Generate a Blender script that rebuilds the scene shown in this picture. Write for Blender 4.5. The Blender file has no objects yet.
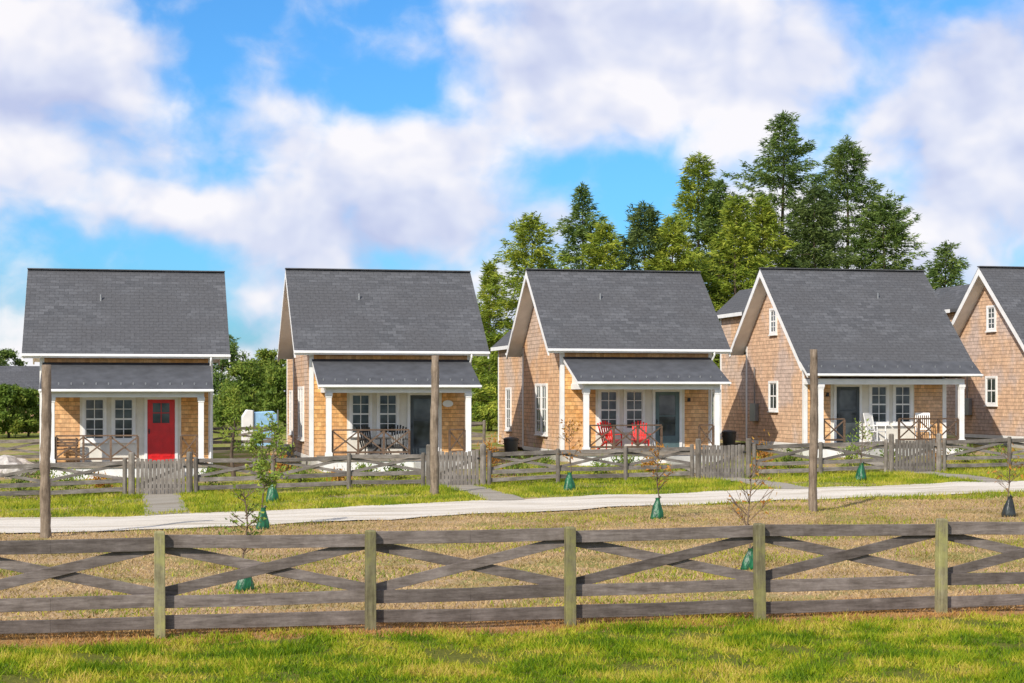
import bpy, bmesh, math, random
import numpy as np
from mathutils import Vector, Matrix
random.seed(7); rng = np.random.default_rng(7)
C = bpy.context.scene.collection
R = math.radians
F = 1715.0; HY = 394.0; TH = R(12.55); CAMZ = 3.0
CT, ST = math.cos(TH), math.sin(TH)

# ------------------------------------------------------------------ terrain
YK = [0, 22, 38, 48, 53, 57, 60, 70, 100, 3000]
ZK = [.15, .15, .0, -.03, -.08, .2, .3, .45, .7, .7]
def gzn(x, y):
    x = np.asarray(x, float); y = np.asarray(y, float)
    b = np.interp(y, YK, ZK)
    t = np.clip((y-33)/20, 0, 1); t = t*t*(3-2*t)
    w = .022*np.sin(x*1.3+y*.7)*np.sin(y*.9-x*.4)+.010*np.sin(x*3.1+1.7)*np.sin(y*2.3)
    return b+.0175*np.clip(x, -10, 60)*t+w
def gz(x, y): return float(gzn(x, y))
PX = [-40, -2.9, 1.6, 6.8, 12.6, 18.9, 25.5, 70]
PN = [36, 37.9, 38.6, 40.6, 42.4, 43.4, 44.0, 44.3]
PF = [42, 43.3, 43.0, 45.0, 46.2, 46.9, 47.4, 47.8]
def at(px, Y):
    u = (px-512)/F
    return Y*(ST+u*CT)/(CT-u*ST)

# ------------------------------------------------------------------ materials
def newmat(name):
    m = bpy.data.materials.new(name); m.use_nodes = True
    nt = m.node_tree; b = nt.nodes['Principled BSDF']
    return m, nt, b
def ramp(nt, stops):
    r = nt.nodes.new('ShaderNodeValToRGB')
    e = r.color_ramp.elements
    while len(e) < len(stops): e.new(.5)
    for i, (p, c) in enumerate(stops):
        e[i].position = p; e[i].color = (*c, 1)
    return r
def mathn(nt, op, a, b=None, c=None):
    n = nt.nodes.new('ShaderNodeMath'); n.operation = op
    for i, v in enumerate((a, b, c)):
        if v is None: continue
        if isinstance(v, (int, float)): n.inputs[i].default_value = v
        else: nt.links.new(v, n.inputs[i])
    return n.outputs[0]
def mixc(nt, fac, a, b, mode='MIX'):
    n = nt.nodes.new('ShaderNodeMix'); n.data_type = 'RGBA'; n.blend_type = mode
    for sock, v in ((n.inputs[0], fac), (n.inputs[6], a), (n.inputs[7], b)):
        if isinstance(v, (int, float)): sock.default_value = v
        elif isinstance(v, tuple): sock.default_value = (*v, 1) if len(v) == 3 else v
        else: nt.links.new(v, sock)
    return n.outputs[2]
def grey(nt, v):
    c = nt.nodes.new('ShaderNodeCombineXYZ')
    for i in range(3): nt.links.new(v, c.inputs[i])
    return c.outputs[0]
def coords(nt, scale=(1, 1, 1), kind='Object'):
    tc = nt.nodes.new('ShaderNodeTexCoord'); mp = nt.nodes.new('ShaderNodeMapping')
    mp.inputs['Scale'].default_value = scale
    nt.links.new(tc.outputs[kind], mp.inputs['Vector']); return mp.outputs[0]
def noise(nt, vec, scale, detail=4, rough=.55):
    n = nt.nodes.new('ShaderNodeTexNoise')
    n.inputs['Scale'].default_value = scale; n.inputs['Detail'].default_value = detail; n.inputs['Roughness'].default_value = rough
    nt.links.new(vec, n.inputs['Vector']); return n.outputs[0]
def bump(nt, b, h, s=.3, d=.02):
    n = nt.nodes.new('ShaderNodeBump'); n.inputs['Strength'].default_value = s; n.inputs['Distance'].default_value = d
    nt.links.new(h, n.inputs['Height']); nt.links.new(n.outputs[0], b.inputs['Normal'])
def ramp_out(nt, fac, a, c):
    n = nt.nodes.new('ShaderNodeMapRange'); n.interpolation_type = 'SMOOTHSTEP'
    nt.links.new(fac, n.inputs[0]); n.inputs[1].default_value = a; n.inputs[2].default_value = c
    return n.outputs[0]
def plain(name, c, rough=.6, var=.12, sc=3, metallic=0):
    m, nt, b = newmat(name)
    v = coords(nt); n = noise(nt, v, sc, 5)
    d = tuple(x*(1-var*2) for x in c); l = tuple(min(1, x*(1+var)) for x in c)
    r = ramp(nt, [(.3, d), (.7, l)]); nt.links.new(n, r.inputs[0])
    nt.links.new(r.outputs[0], b.inputs['Base Color'])
    b.inputs['Roughness'].default_value = rough; b.inputs['Metallic'].default_value = metallic
    bump(nt, b, noise(nt, v, 40, 2), .1, .005)
    return m

def shingle_mat(name, c1, c2, gcol, gmix, bw=.16, rh=.14, dark=(.05, .028, .015), vec='xy', zscale=1, rough=.85, side=0.0, bs=.6, c3=None, row_shadow=0.0):
    m, nt, b = newmat(name)
    tc = nt.nodes.new('ShaderNodeTexCoord'); sp = nt.nodes.new('ShaderNodeSeparateXYZ')
    nt.links.new(tc.outputs['Object'], sp.inputs[0])
    if vec == 'xy': u = mathn(nt, 'ADD', sp.outputs[0], sp.outputs[1])
    elif vec == 'x': u = sp.outputs[0]
    else: u = sp.outputs[1]
    vv = mathn(nt, 'MULTIPLY', sp.outputs[2], zscale)
    cb = nt.nodes.new('ShaderNodeCombineXYZ'); nt.links.new(mathn(nt, 'ADD', u, 50.0), cb.inputs[0]); nt.links.new(mathn(nt, 'ADD', vv, 20.0), cb.inputs[1])
    oi = nt.nodes.new('ShaderNodeObjectInfo')
    def brick(ca, cc, mort):
        k = nt.nodes.new('ShaderNodeTexBrick'); k.offset = .43; k.offset_frequency = 2
        k.inputs['Scale'].default_value = 1; k.inputs['Brick Width'].default_value = bw; k.inputs['Row Height'].default_value = rh
        k.inputs['Mortar Size'].default_value = mort; k.inputs['Mortar Smooth'].default_value = .2; k.inputs['Bias'].default_value = 0
        k.inputs['Color1'].default_value = (*ca, 1); k.inputs['Color2'].default_value = (*cc, 1); k.inputs['Mortar'].default_value = (*dark, 1)
        nt.links.new(cb.outputs[0], k.inputs['Vector']); return k
    mo = .006 if side == 0 else .003
    k1 = brick(c1, c2, mo)
    gv = nt.nodes.new('ShaderNodeVectorMath'); gv.operation = 'ADD'; nt.links.new(tc.outputs['Object'], gv.inputs[0])
    cc_ = nt.nodes.new('ShaderNodeCombineXYZ'); nt.links.new(mathn(nt, 'MULTIPLY', oi.outputs['Random'], 40.0), cc_.inputs[0]); nt.links.new(cc_.outputs[0], gv.inputs[1])
    big = noise(nt, gv.outputs[0], .5, 3)
    base = k1.outputs[0]
    if c3:
        k3 = brick(c3, tuple(x*.8 for x in c3), mo)
        base = mixc(nt, mathn(nt, 'MULTIPLY', ramp_out(nt, noise(nt, gv.outputs[0], 1.6, 4, .65), .45, .60), .7), base, k3.outputs[0])
    gm = mathn(nt, 'MULTIPLY', ramp_out(nt, big, .38, .62), gmix)
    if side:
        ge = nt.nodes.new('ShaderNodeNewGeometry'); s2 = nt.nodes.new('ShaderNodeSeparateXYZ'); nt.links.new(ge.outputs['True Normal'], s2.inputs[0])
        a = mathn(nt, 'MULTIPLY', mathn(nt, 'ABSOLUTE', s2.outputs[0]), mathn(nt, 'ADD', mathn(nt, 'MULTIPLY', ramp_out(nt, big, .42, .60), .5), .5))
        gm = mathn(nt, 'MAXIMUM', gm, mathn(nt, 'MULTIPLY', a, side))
    k2 = brick(gcol, tuple(x*.72 for x in gcol), mo)
    col = mixc(nt, gm, base, k2.outputs[0])
    fine = noise(nt, cb.outputs[0], 9, 5, .75)
    r = ramp(nt, [(.25, (.68, .67, .67)), (.75, (1.24, 1.23, 1.22))]); nt.links.new(fine, r.inputs[0])
    col = mixc(nt, 1.0, col, r.outputs[0], 'MULTIPLY')
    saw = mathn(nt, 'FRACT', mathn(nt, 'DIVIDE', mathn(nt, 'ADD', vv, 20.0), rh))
    if row_shadow:
        shade_mul = mathn(nt, 'ADD', mathn(nt, 'MULTIPLY', ramp_out(nt, saw, .75, 1.0), -row_shadow), 1.0)  # shadow under the course above, painted into the shingle colour
        col = mixc(nt, 1.0, col, grey(nt, shade_mul), 'MULTIPLY')
    nt.links.new(col, b.inputs['Base Color']); b.inputs['Roughness'].default_value = rough
    b.inputs['Specular IOR Level'].default_value = .25
    h = mathn(nt, 'SUBTRACT', mathn(nt, 'MULTIPLY', k1.outputs[1], -1.0), saw)
    h = mathn(nt, 'ADD', h, mathn(nt, 'MULTIPLY', fine, .5))
    bump(nt, b, h, bs, .02)
    return m

M = {}
M['cedar'] = shingle_mat('cedar_shingle', (.90, .52, .21), (.58, .31, .12), (.66, .51, .41), .3, bw=.15, rh=.145, side=1.0, bs=.35, dark=(.36, .21, .10), c3=(.80, .38, .12), row_shadow=.5)
M['cedar_grey'] = shingle_mat('cedar_shingle_weathered', (.88, .53, .24), (.60, .35, .17), (.66, .52, .45), .5, bw=.15, rh=.145, side=1.08, bs=.35, dark=(.36, .23, .14), c3=(.80, .45, .2), row_shadow=.5)
M['roof'] = shingle_mat('roof_shingle', (.075, .079, .088), (.118, .123, .135), (.094, .096, .104), .7, bw=.32, rh=.16, dark=(.055, .057, .062), vec='x', zscale=1.5, bs=.5)
M['roof_side'] = shingle_mat('roof_shingle_side', (.07, .075, .084), (.112, .117, .13), (.09, .093, .10), .7, bw=.32, rh=.16, dark=(.05, .052, .057), vec='y', zscale=1.5, bs=.5)
M['porch_roof'] = plain('smooth_dark_roofing', (.068, .072, .082), .7, .16, 2.5)
M['white'] = plain('white_paint', (.78, .78, .78), .5, .05)
M['cream'] = plain('cream_paint', (.72, .69, .62), .6, .06)
M['red_door'] = plain('red_door_paint', (.62, .013, .014), .35, .1)
M['slate_door'] = plain('slate_door_paint', (.045, .06, .07), .4, .1)
M['teal_door'] = plain('teal_grey_door_paint', (.09, .145, .155), .4, .1)
M['red'] = plain('red_chair_paint', (.72, .018, .012), .4, .1)
M['deck'] = plain('deck_boards', (.26, .22, .18), .8, .15)
M['concrete'] = plain('concrete', (.42, .41, .38), .9, .12)
M['bin'] = plain('dark_bin_plastic', (.03, .033, .038), .45, .1)
M['metal'] = plain('grey_metal', (.3, .31, .32), .4, .08, metallic=.6)
M['black'] = plain('black_metal', (.015, .015, .016), .45, .1)
M['tarp'] = plain('pale_blue_tarp', (.30, .54, .82), .5, .15)
M['stone'] = plain('pale_stone', (.5, .47, .44), .9, .2, 6)
def glass():
    m, nt, b = newmat('window_glass')
    v = coords(nt); n = noise(nt, v, 1.5, 2)
    r = ramp(nt, [(.35, (.015, .02, .022)), (.65, (.10, .12, .13))]); nt.links.new(n, r.inputs[0])
    nt.links.new(r.outputs[0], b.inputs['Base Color']); b.inputs['Roughness'].default_value = .06
    return m
M['glass'] = glass()
def bagm(name, c1, c2):
    m, nt, b = newmat(name)
    v = coords(nt, (1, 1, .5)); n = noise(nt, v, 9, 4)
    r = ramp(nt, [(.35, c1), (.68, c2)]); nt.links.new(n, r.inputs[0])
    nt.links.new(r.outputs[0], b.inputs['Base Color']); b.inputs['Roughness'].default_value = .4
    bump(nt, b, n, .7, .05); return m
M['bag'] = bagm('green_bag', (.002, .045, .02), (.01, .16, .06))
M['bag_black'] = bagm('black_bag', (.012, .014, .014), (.04, .05, .05))
def wood(name, a, c, d, axis='x', green=None, streak=22, gs=.8):
    m, nt, b = newmat(name)
    s = {'x': (1.6, streak, streak), 'z': (streak, streak, 1.4), 'y': (streak, 1.6, streak)}[axis]
    oi = nt.nodes.new('ShaderNodeObjectInfo')
    v = coords(nt, s); va = nt.nodes.new('ShaderNodeVectorMath'); va.operation = 'ADD'; nt.links.new(v, va.inputs[0])
    off = grey(nt, mathn(nt, 'MULTIPLY', oi.outputs['Random'], 60.0))
    nt.links.new(off, va.inputs[1])
    n = noise(nt, va.outputs[0], 1.6, 8, .75)
    r = ramp(nt, [(.25, a), (.5, c), (.78, d)]); nt.links.new(n, r.inputs[0])
    v2 = coords(nt); va2 = nt.nodes.new('ShaderNodeVectorMath'); va2.operation = 'ADD'; nt.links.new(v2, va2.inputs[0]); nt.links.new(off, va2.inputs[1])
    n2 = noise(nt, va2.outputs[0], 2.8, 7, .7)
    col = r.outputs[0]
    if green: col = mixc(nt, mathn(nt, 'MULTIPLY', ramp_out(nt, n2, .42, .6), gs), col, green)
    r2 = ramp(nt, [(.3, (.58, .56, .53)), (.68, (1.22, 1.22, 1.22))]); nt.links.new(n2, r2.inputs[0])
    col = mixc(nt, 1.0, col, r2.outputs[0], 'MULTIPLY')
    col = mixc(nt, 1.0, col, grey(nt, mathn(nt, 'ADD', mathn(nt, 'MULTIPLY', oi.outputs['Random'], .5), .75)), 'MULTIPLY')
    nt.links.new(col, b.inputs['Base Color']); b.inputs['Roughness'].default_value = .9
    b.inputs['Specular IOR Level'].default_value = .2
    bump(nt, b, n, .6, .012); return m
M['rail'] = wood('weathered_rail', (.062, .050, .046), (.155, .132, .122), (.26, .228, .212), streak=16)
M['post'] = wood('weathered_post', (.09, .08, .05), (.24, .22, .13), (.42, .39, .26), 'z', (.24, .235, .08), streak=16, gs=.7)
M['post2'] = wood('grey_post', (.07, .062, .055), (.19, .17, .15), (.34, .31, .28), 'z')
M['rail2'] = wood('garden_rail_wood', (.07, .062, .056), (.19, .172, .158), (.34, .31, .29))
M['gatewood'] = wood('gate_wood', (.08, .07, .064), (.20, .182, .165), (.33, .30, .275), 'z')
M['log'] = wood('log_pole_wood', (.08, .062, .048), (.26, .205, .155), (.46, .38, .30), 'z', streak=12)
M['brownrail'] = wood('brown_railing_wood', (.05, .032, .022), (.14, .095, .068), (.24, .17, .13))
M['bark'] = wood('tree_bark', (.04, .028, .02), (.10, .075, .055), (.17, .135, .10), 'z')
M['twig'] = wood('twig_bark', (.06, .04, .03), (.15, .11, .08), (.24, .18, .13), 'z')

def leafmat(name, cols, sc=.35, transl=.25, rough=.6, isl=.55, p0=.3, p1=.7):
    m, nt, b = newmat(name)
    g = nt.nodes.new('ShaderNodeNewGeometry')
    stops = [(i/(len(cols)-1), c) for i, c in enumerate(cols)]
    r = ramp(nt, stops)
    n = noise(nt, coords(nt), sc, 3)
    f = mathn(nt, 'ADD', mathn(nt, 'MULTIPLY', g.outputs['Random Per Island'], isl), mathn(nt, 'MULTIPLY', ramp_out(nt, n, p0, p1), 1-isl))
    nt.links.new(f, r.inputs[0])
    nt.links.new(r.outputs[0], b.inputs['Base Color']); b.inputs['Roughness'].default_value = rough
    b.inputs['Specular IOR Level'].default_value = .2
    t = nt.nodes.new('ShaderNodeBsdfTranslucent'); nt.links.new(r.outputs[0], t.inputs[0])
    mx = nt.nodes.new('ShaderNodeMixShader'); mx.inputs[0].default_value = transl
    out = nt.nodes['Material Output']
    nt.links.new(b.outputs[0], mx.inputs[1]); nt.links.new(t.outputs[0], mx.inputs[2]); nt.links.new(mx.outputs[0], out.inputs[0])
    return m
M['spruce'] = leafmat('spruce_needles', [(.04, .08, .02), (.11, .18, .04), (.25, .31, .07)], .5)
M['fir'] = leafmat('fir_needles', [(.06, .12, .015), (.20, .27, .03), (.44, .45, .06)], .5)
M['darkfir'] = leafmat('dark_needles', [(.035, .065, .02), (.085, .13, .035), (.18, .23, .06)], .5)
M['leafy'] = leafmat('broad_leaves', [(.05, .10, .015), (.14, .21, .03), (.32, .34, .06)], .5)
M['sapleaf'] = leafmat('sapling_leaves', [(.08, .15, .02), (.20, .28, .04), (.42, .42, .07)])
M['autumn'] = leafmat('autumn_leaves', [(.28, .08, .02), (.45, .22, .04), (.30, .30, .06)])
M['grass_fg'] = leafmat('lush_grass', [(.04, .10, .004), (.12, .22, .006), (.28, .36, .010), (.50, .44, .05), (.60, .42, .14)], 1.3, .35, isl=.42, p0=.34, p1=.66)
M['grass_dry'] = leafmat('dry_grass', [(.17, .15, .04), (.36, .265, .11), (.52, .37, .19), (.62, .47, .29)], .6, .3, isl=.45)
M['grass_rust'] = leafmat('rusty_grass', [(.20, .16, .03), (.42, .22, .07), (.56, .34, .13)], 1.2, .3)
M['grass_mid'] = leafmat('roadside_grass', [(.08, .14, .010), (.21, .29, .018), (.42, .42, .03), (.60, .48, .16)], .8, .35, isl=.40)

def ground_mat():
    m, nt, b = newmat('ground_soil')
    tc = nt.nodes.new('ShaderNodeTexCoord'); o = tc.outputs['Object']
    sp = nt.nodes.new('ShaderNodeSeparateXYZ'); nt.links.new(o, sp.inputs[0])
    n1 = noise(nt, o, .45, 5, .65); n2 = noise(nt, o, 2.5, 4, .7); n3 = noise(nt, o, 14, 5, .75)
    green = ramp(nt, [(.3, (.06, .07, .012)), (.7, (.17, .17, .03))]); nt.links.new(n3, green.inputs[0])
    dry = ramp(nt, [(.25, (.20, .125, .065)), (.5, (.38, .265, .155)), (.75, (.54, .41, .26))]); nt.links.new(n3, dry.inputs[0])
    mid = ramp(nt, [(.3, (.11, .14, .02)), (.7, (.28, .29, .06))]); nt.links.new(n3, mid.inputs[0])
    y = mathn(nt, 'ADD', sp.outputs[1], mathn(nt, 'MULTIPLY', mathn(nt, 'SUBTRACT', n2, .5), 1.6))
    a = ramp_out(nt, y, 19.8, 20.4); c = ramp_out(nt, y, 42.0, 46.0); e = ramp_out(nt, y, 75, 100)
    patch = ramp_out(nt, n1, .48, .62)
    d2 = mixc(nt, mathn(nt, 'MULTIPLY', patch, .75), dry.outputs[0], mid.outputs[0])
    m2 = mixc(nt, mathn(nt, 'MULTIPLY', ramp_out(nt, n1, .45, .57), .85), mid.outputs[0], dry.outputs[0])
    col = mixc(nt, a, green.outputs[0], d2); col = mixc(nt, c, col, m2); col = mixc(nt, e, col, mid.outputs[0])
    st = mathn(nt, 'MULTIPLY', ramp_out(nt, y, 19.8, 20.2), mathn(nt, 'SUBTRACT', 1.0, ramp_out(nt, y, 21.5, 22.8)))
    col = mixc(nt, mathn(nt, 'MULTIPLY', st, .7), col, (.40, .21, .09))
    nt.links.new(col, b.inputs['Base Color']); b.inputs['Roughness'].default_value = .95
    b.inputs['Specular IOR Level'].default_value = .1
    bump(nt, b, n3, .6, .05); return m
M['ground'] = ground_mat()
def gravel(name, cols):
    m, nt, b = newmat(name)
    o = coords(nt); n = noise(nt, o, 30, 5, .8); n2 = noise(nt, coords(nt, (.2, 1.4, 1)), 1.3, 6)
    r = ramp(nt, [(.3, cols[0]), (.7, cols[1])]); nt.links.new(n, r.inputs[0])
    r2 = ramp(nt, [(.32, (.72, .68, .60)), (.55, (1.04, 1.04, 1.04))]); nt.links.new(n2, r2.inputs[0])
    nt.links.new(mixc(nt, 1.0, r.outputs[0], r2.outputs[0], 'MULTIPLY'), b.inputs['Base Color'])
    b.inputs['Roughness'].default_value = .95; bump(nt, b, n, .5, .02); return m
M['gravel'] = gravel('pale_gravel', ((.42, .38, .325), (.74, .69, .61)))
M['gravel2'] = gravel('grey_gravel', ((.18, .16, .13), (.38, .345, .29)))

# ------------------------------------------------------------------ mesh helpers
class MB:
    def __init__(s): s.v = []; s.f = []
    def add(s, vs, fs):
        o = len(s.v); s.v += [tuple(p) for p in vs]; s.f += [tuple(i+o for i in f) for f in fs]
    def box(s, a, b):
        x0, x1 = sorted((a[0], b[0])); y0, y1 = sorted((a[1], b[1])); z0, z1 = sorted((a[2], b[2]))
        s.add([(x0, y0, z0), (x1, y0, z0), (x1, y1, z0), (x0, y1, z0), (x0, y0, z1), (x1, y0, z1), (x1, y1, z1), (x0, y1, z1)],
              [(0, 3, 2, 1), (4, 5, 6, 7), (0, 1, 5, 4), (1, 2, 6, 5), (2, 3, 7, 6), (3, 0, 4, 7)])
    def beam(s, p, q, w, h, up=(0, 0, 1)):
        p = Vector(p); q = Vector(q); d = (q-p).normalized(); r = d.cross(Vector(up))
        if r.length < 1e-4: r = Vector((1, 0, 0))
        r.normalize(); u = r.cross(d).normalized(); r *= w/2; u *= h/2
        s.add([p-r-u, p+r-u, p+r+u, p-r+u, q-r-u, q+r-u, q+r+u, q-r+u],
              [(0, 1, 2, 3), (4, 7, 6, 5), (0, 4, 5, 1), (1, 5, 6, 2), (2, 6, 7, 3), (3, 7, 4, 0)])
    def prism_x(s, poly, x0, x1):
        n = len(poly)
        s.add([(x0, y, z) for y, z in poly]+[(x1, y, z) for y, z in poly],
              [tuple(range(n))[::-1], tuple(range(n, 2*n))]+[(i, (i+1) % n, n+(i+1) % n, n+i) for i in range(n)])
    def prism_y(s, poly, y0, y1):
        n = len(poly)
        s.add([(x, y0, z) for x, z in poly]+[(x, y1, z) for x, z in poly],
              [tuple(range(n)), tuple(range(n, 2*n))[::-1]]+[(i, n+i, n+(i+1) % n, (i+1) % n) for i in range(n)])
    def tube(s, pts, rs, n=8, wob=0):
        rings = []
        for i, p in enumerate(pts):
            p = Vector(p)
            d = (Vector(pts[min(i+1, len(pts)-1)])-Vector(pts[max(i-1, 0)])).normalized()
            a = d.cross(Vector((0, 1, 0)))
            if a.length < .1: a = d.cross(Vector((1, 0, 0)))
            a.normalize(); b = d.cross(a)
            rings.append([p+(a*math.cos(t)+b*math.sin(t))*rs[i]*(1+random.uniform(-wob, wob)) for t in [2*math.pi*k/n for k in range(n)]])
        vs = [v for r in rings for v in r]; fs = []
        for i in range(len(rings)-1):
            for k in range(n):
                fs.append((i*n+k, i*n+(k+1) % n, (i+1)*n+(k+1) % n, (i+1)*n+k))
        fs.append(tuple(range(n))[::-1]); fs.append(tuple((len(rings)-1)*n+k for k in range(n)))
        s.add(vs, fs)
    def build(s, name, mat, parent=None, bevel=0, smooth=False):
        me = bpy.data.meshes.new(name); me.from_pydata(s.v, [], s.f); me.update()
        me.materials.append(mat)
        o = bpy.data.objects.new(name, me); C.objects.link(o)
        bm = bmesh.new(); bm.from_mesh(me); bmesh.ops.recalc_face_normals(bm, faces=bm.faces); bm.to_mesh(me); bm.free()
        if smooth:
            for p in me.polygons: p.use_smooth = True
        if bevel:
            b = o.modifiers.new('bevel', 'BEVEL'); b.width = bevel; b.segments = 2; b.limit_method = 'ANGLE'
        if parent: o.parent = parent
        return o
def tag(o, label, cat=None, group=None, kind=None):
    if label: o['label'] = label
    if cat: o['category'] = cat
    if group: o['group'] = group
    if kind: o['kind'] = kind
    return o
def thing(name, label, cat, loc, rz=0, group=None):
    o = bpy.data.objects.new(name, None); C.objects.link(o)
    o.location = loc; o.rotation_euler = (0, 0, rz); return tag(o, label, cat, group)
def tri_mesh(name, V, mat, parent=None):
    n = len(V); me = bpy.data.meshes.new(name)
    me.vertices.add(n*3); me.vertices.foreach_set('co', V.astype(np.float32).ravel())
    me.loops.add(n*3); me.loops.foreach_set('vertex_index', np.arange(n*3, dtype=np.int32))
    me.polygons.add(n); me.polygons.foreach_set('loop_start', np.arange(0, n*3, 3, dtype=np.int32))
    me.polygons.foreach_set('loop_total', np.full(n, 3, dtype=np.int32))
    me.update(calc_edges=True); me.materials.append(mat)
    o = bpy.data.objects.new(name, me); C.objects.link(o)
    if parent: o.parent = parent
    return o
def sprays(P, D, L, W):
    n = len(P); rnd = rng.normal(size=(n, 3)); S = np.cross(D, rnd)
    S /= np.linalg.norm(S, axis=1)[:, None]+1e-9
    return np.stack([P-S*W[:, None]/2, P+S*W[:, None]/2, P+D*L[:, None]], axis=1)

# ------------------------------------------------------------------ ground, path
def grid_sheet(name, xs, ys, zf, mat):
    X, Y = np.meshgrid(xs, ys); Z = zf(X, Y); nx, ny = len(xs), len(ys)
    me = bpy.data.meshes.new(name)
    idx = np.arange(nx*ny).reshape(ny, nx)
    f = np.stack([idx[:-1, :-1], idx[:-1, 1:], idx[1:, 1:], idx[1:, :-1]], axis=-1).reshape(-1, 4)
    me.from_pydata(np.stack([X, Y, Z], -1).reshape(-1, 3).tolist(), [], f.tolist()); me.materials.append(mat)
    for p in me.polygons: p.use_smooth = True
    o = bpy.data.objects.new(name, me); C.objects.link(o); return tag(o, None, kind='structure')
xs = np.concatenate([[-1500, -600, -200, -80, -40], np.arange(-25, 60, .5), [70, 90, 140, 300, 700, 1500]])
ys = np.concatenate([[-60, -20, 0, 8], np.arange(12, 75, .5), [80, 90, 100, 130, 200, 400, 900, 2500]])
grid_sheet('ground', xs, ys, gzn, M['ground'])
def path_strip(name, xs, near, far, mat, lift=.03, nv=10):
    vs = []; fs = []
    for i, x in enumerate(xs):
        a = near(x); b = far(x)
        for k in range(nv):
            y = a+(b-a)*k/(nv-1); vs.append((x, y, gz(x, y)+lift))
    for i in range(len(xs)-1):
        for k in range(nv-1):
            fs.append((i*nv+k, (i+1)*nv+k, (i+1)*nv+k+1, i*nv+k+1))
    me = bpy.data.meshes.new(name); me.from_pydata(vs, [], fs); me.materials.append(mat)
    for p in me.polygons: p.use_smooth = True
    o = bpy.data.objects.new(name, me); C.objects.link(o); return tag(o, None, kind='structure')
def smooth_interp(x, P):
    return sum(np.interp(np.asarray(x)+o, PX, P) for o in (-3, -1.5, 0, 1.5, 3))/5
def pn(x): return smooth_interp(x, PN)+.03*np.sin(np.asarray(x)*4.9)+.03*np.sin(np.asarray(x)*11.3)
def pf(x): return smooth_interp(x, PF)+.03*np.sin(np.asarray(x)*5.5+1)+.03*np.sin(np.asarray(x)*12.7)
path_strip('path', np.arange(-40, 70, .2), pn, pf, M['gravel'])

HX = [-.1, 8.95, 17.95, 27.25, 36.5]; HB = [.71, .86, .98, 1.17, 1.38]
GX = [HX[0]+1.0, HX[1]+1.05, HX[2]+.9, HX[3]-1.65, HX[4]-1.65]; FY = 53.0
# ------------------------------------------------------------------ grass
def grass(name, n, x0, x1, y0, y1, h0, h1, w, mat, label, lean=.4, mask=None, avoid=True, tuft=0):
    if tuft:
        k = n//tuft; cx = rng.uniform(x0, x1, k); cy = rng.uniform(y0, y1, k)
        X = np.repeat(cx, tuft)+rng.normal(size=k*tuft)*.04; Y = np.repeat(cy, tuft)+rng.normal(size=k*tuft)*.04; n = k*tuft
        hs = np.repeat(rng.uniform(.5, 1.7, k), tuft)
    else:
        X = rng.uniform(x0, x1, n); Y = rng.uniform(y0, y1, n); hs = np.ones(n)
    keep = np.ones(n, bool)
    if avoid:
        fr = .25*rng.random(n)**3
        keep &= ~((Y > pn(X)+.05+fr) & (Y < pf(X)-.05-fr))
        for g in GX: keep &= ~((np.abs(X-g-.08*np.sin(Y*3)) < .42+.12*rng.random(n)) & (Y > 44) & (Y < 57.3))
    if mask is not None: keep &= mask(X, Y)
    X, Y, hs = X[keep], Y[keep], hs[keep]; n = len(X)
    Z = gzn(X, Y)-.01
    pat = .55+.45*np.sin(X*2.1+np.sin(Y*1.7)*2)*np.sin(Y*2.9+np.cos(X*1.3)*2)
    H = rng.uniform(h0, h1, n)*(.6+.7*pat)*hs
    P = np.stack([X, Y, Z], 1); D = rng.normal(size=(n, 3))*lean; D[:, 2] = 1
    D /= np.linalg.norm(D, axis=1)[:, None]
    return tag(tri_mesh(name, sprays(P, D, H, np.full(n, w)*rng.uniform(.6, 1.3, n)), mat), label, 'grass', kind='stuff')
def clumpy(t):
    def f(X, Y):
        return (np.sin(X*.9+np.sin(Y*.6)*1.7)+np.sin(Y*1.3+np.cos(X*.5)*2)+rng.normal(size=len(X))*.8) > t
    return f
def fgmask(X, Y):
    s = np.sin(X*1.7+np.sin(Y*2.3)*1.5)+np.sin(Y*3.1+np.cos(X*1.1)*2)+.8*np.sin(X*5.3+Y*2)+rng.normal(size=len(X))*.5
    return (Y < 20.25+.3*np.sin(X*1.1)+.15*np.sin(X*3.7)+rng.normal(size=len(X))*.12) & (s > -1.5)
grass('lush_grass', 380000, -7, 17, 14.6, 20.9, .025, .09, .015, M['grass_fg'], 'lush green grass along the bottom, before the near cross braced fence', .65, avoid=False, tuft=12, mask=fgmask)
grass('rusty_grass', 60000, -7, 17, 19.9, 22.2, .02, .08, .018, M['grass_rust'], 'rusty dry grass along the foot of the near fence', .8, avoid=False)
grass('dry_field_grass', 250000, -7, 26, 20.9, 44.3, .03, .09, .03, M['grass_dry'], 'short dry tan grass between the near fence and the gravel path', .8)
grass('green_field_patches', 150000, -7, 26, 21.2, 44.3, .04, .11, .026, M['grass_mid'], 'green tufts in the dry grass behind the near fence', .6, mask=clumpy(.85))
grass('roadside_grass', 210000, -10, 42, 42.5, 53.2, .05, .18, .03, M['grass_mid'], 'yellow green grass between the gravel path and the cottage fences', .6, mask=clumpy(-.8))
grass('garden_grass', 90000, -10, 42, 53.2, 57.6, .04, .13, .03, M['grass_mid'], 'thin grass in the front gardens of the cottages', .6, mask=clumpy(-.1))

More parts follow.
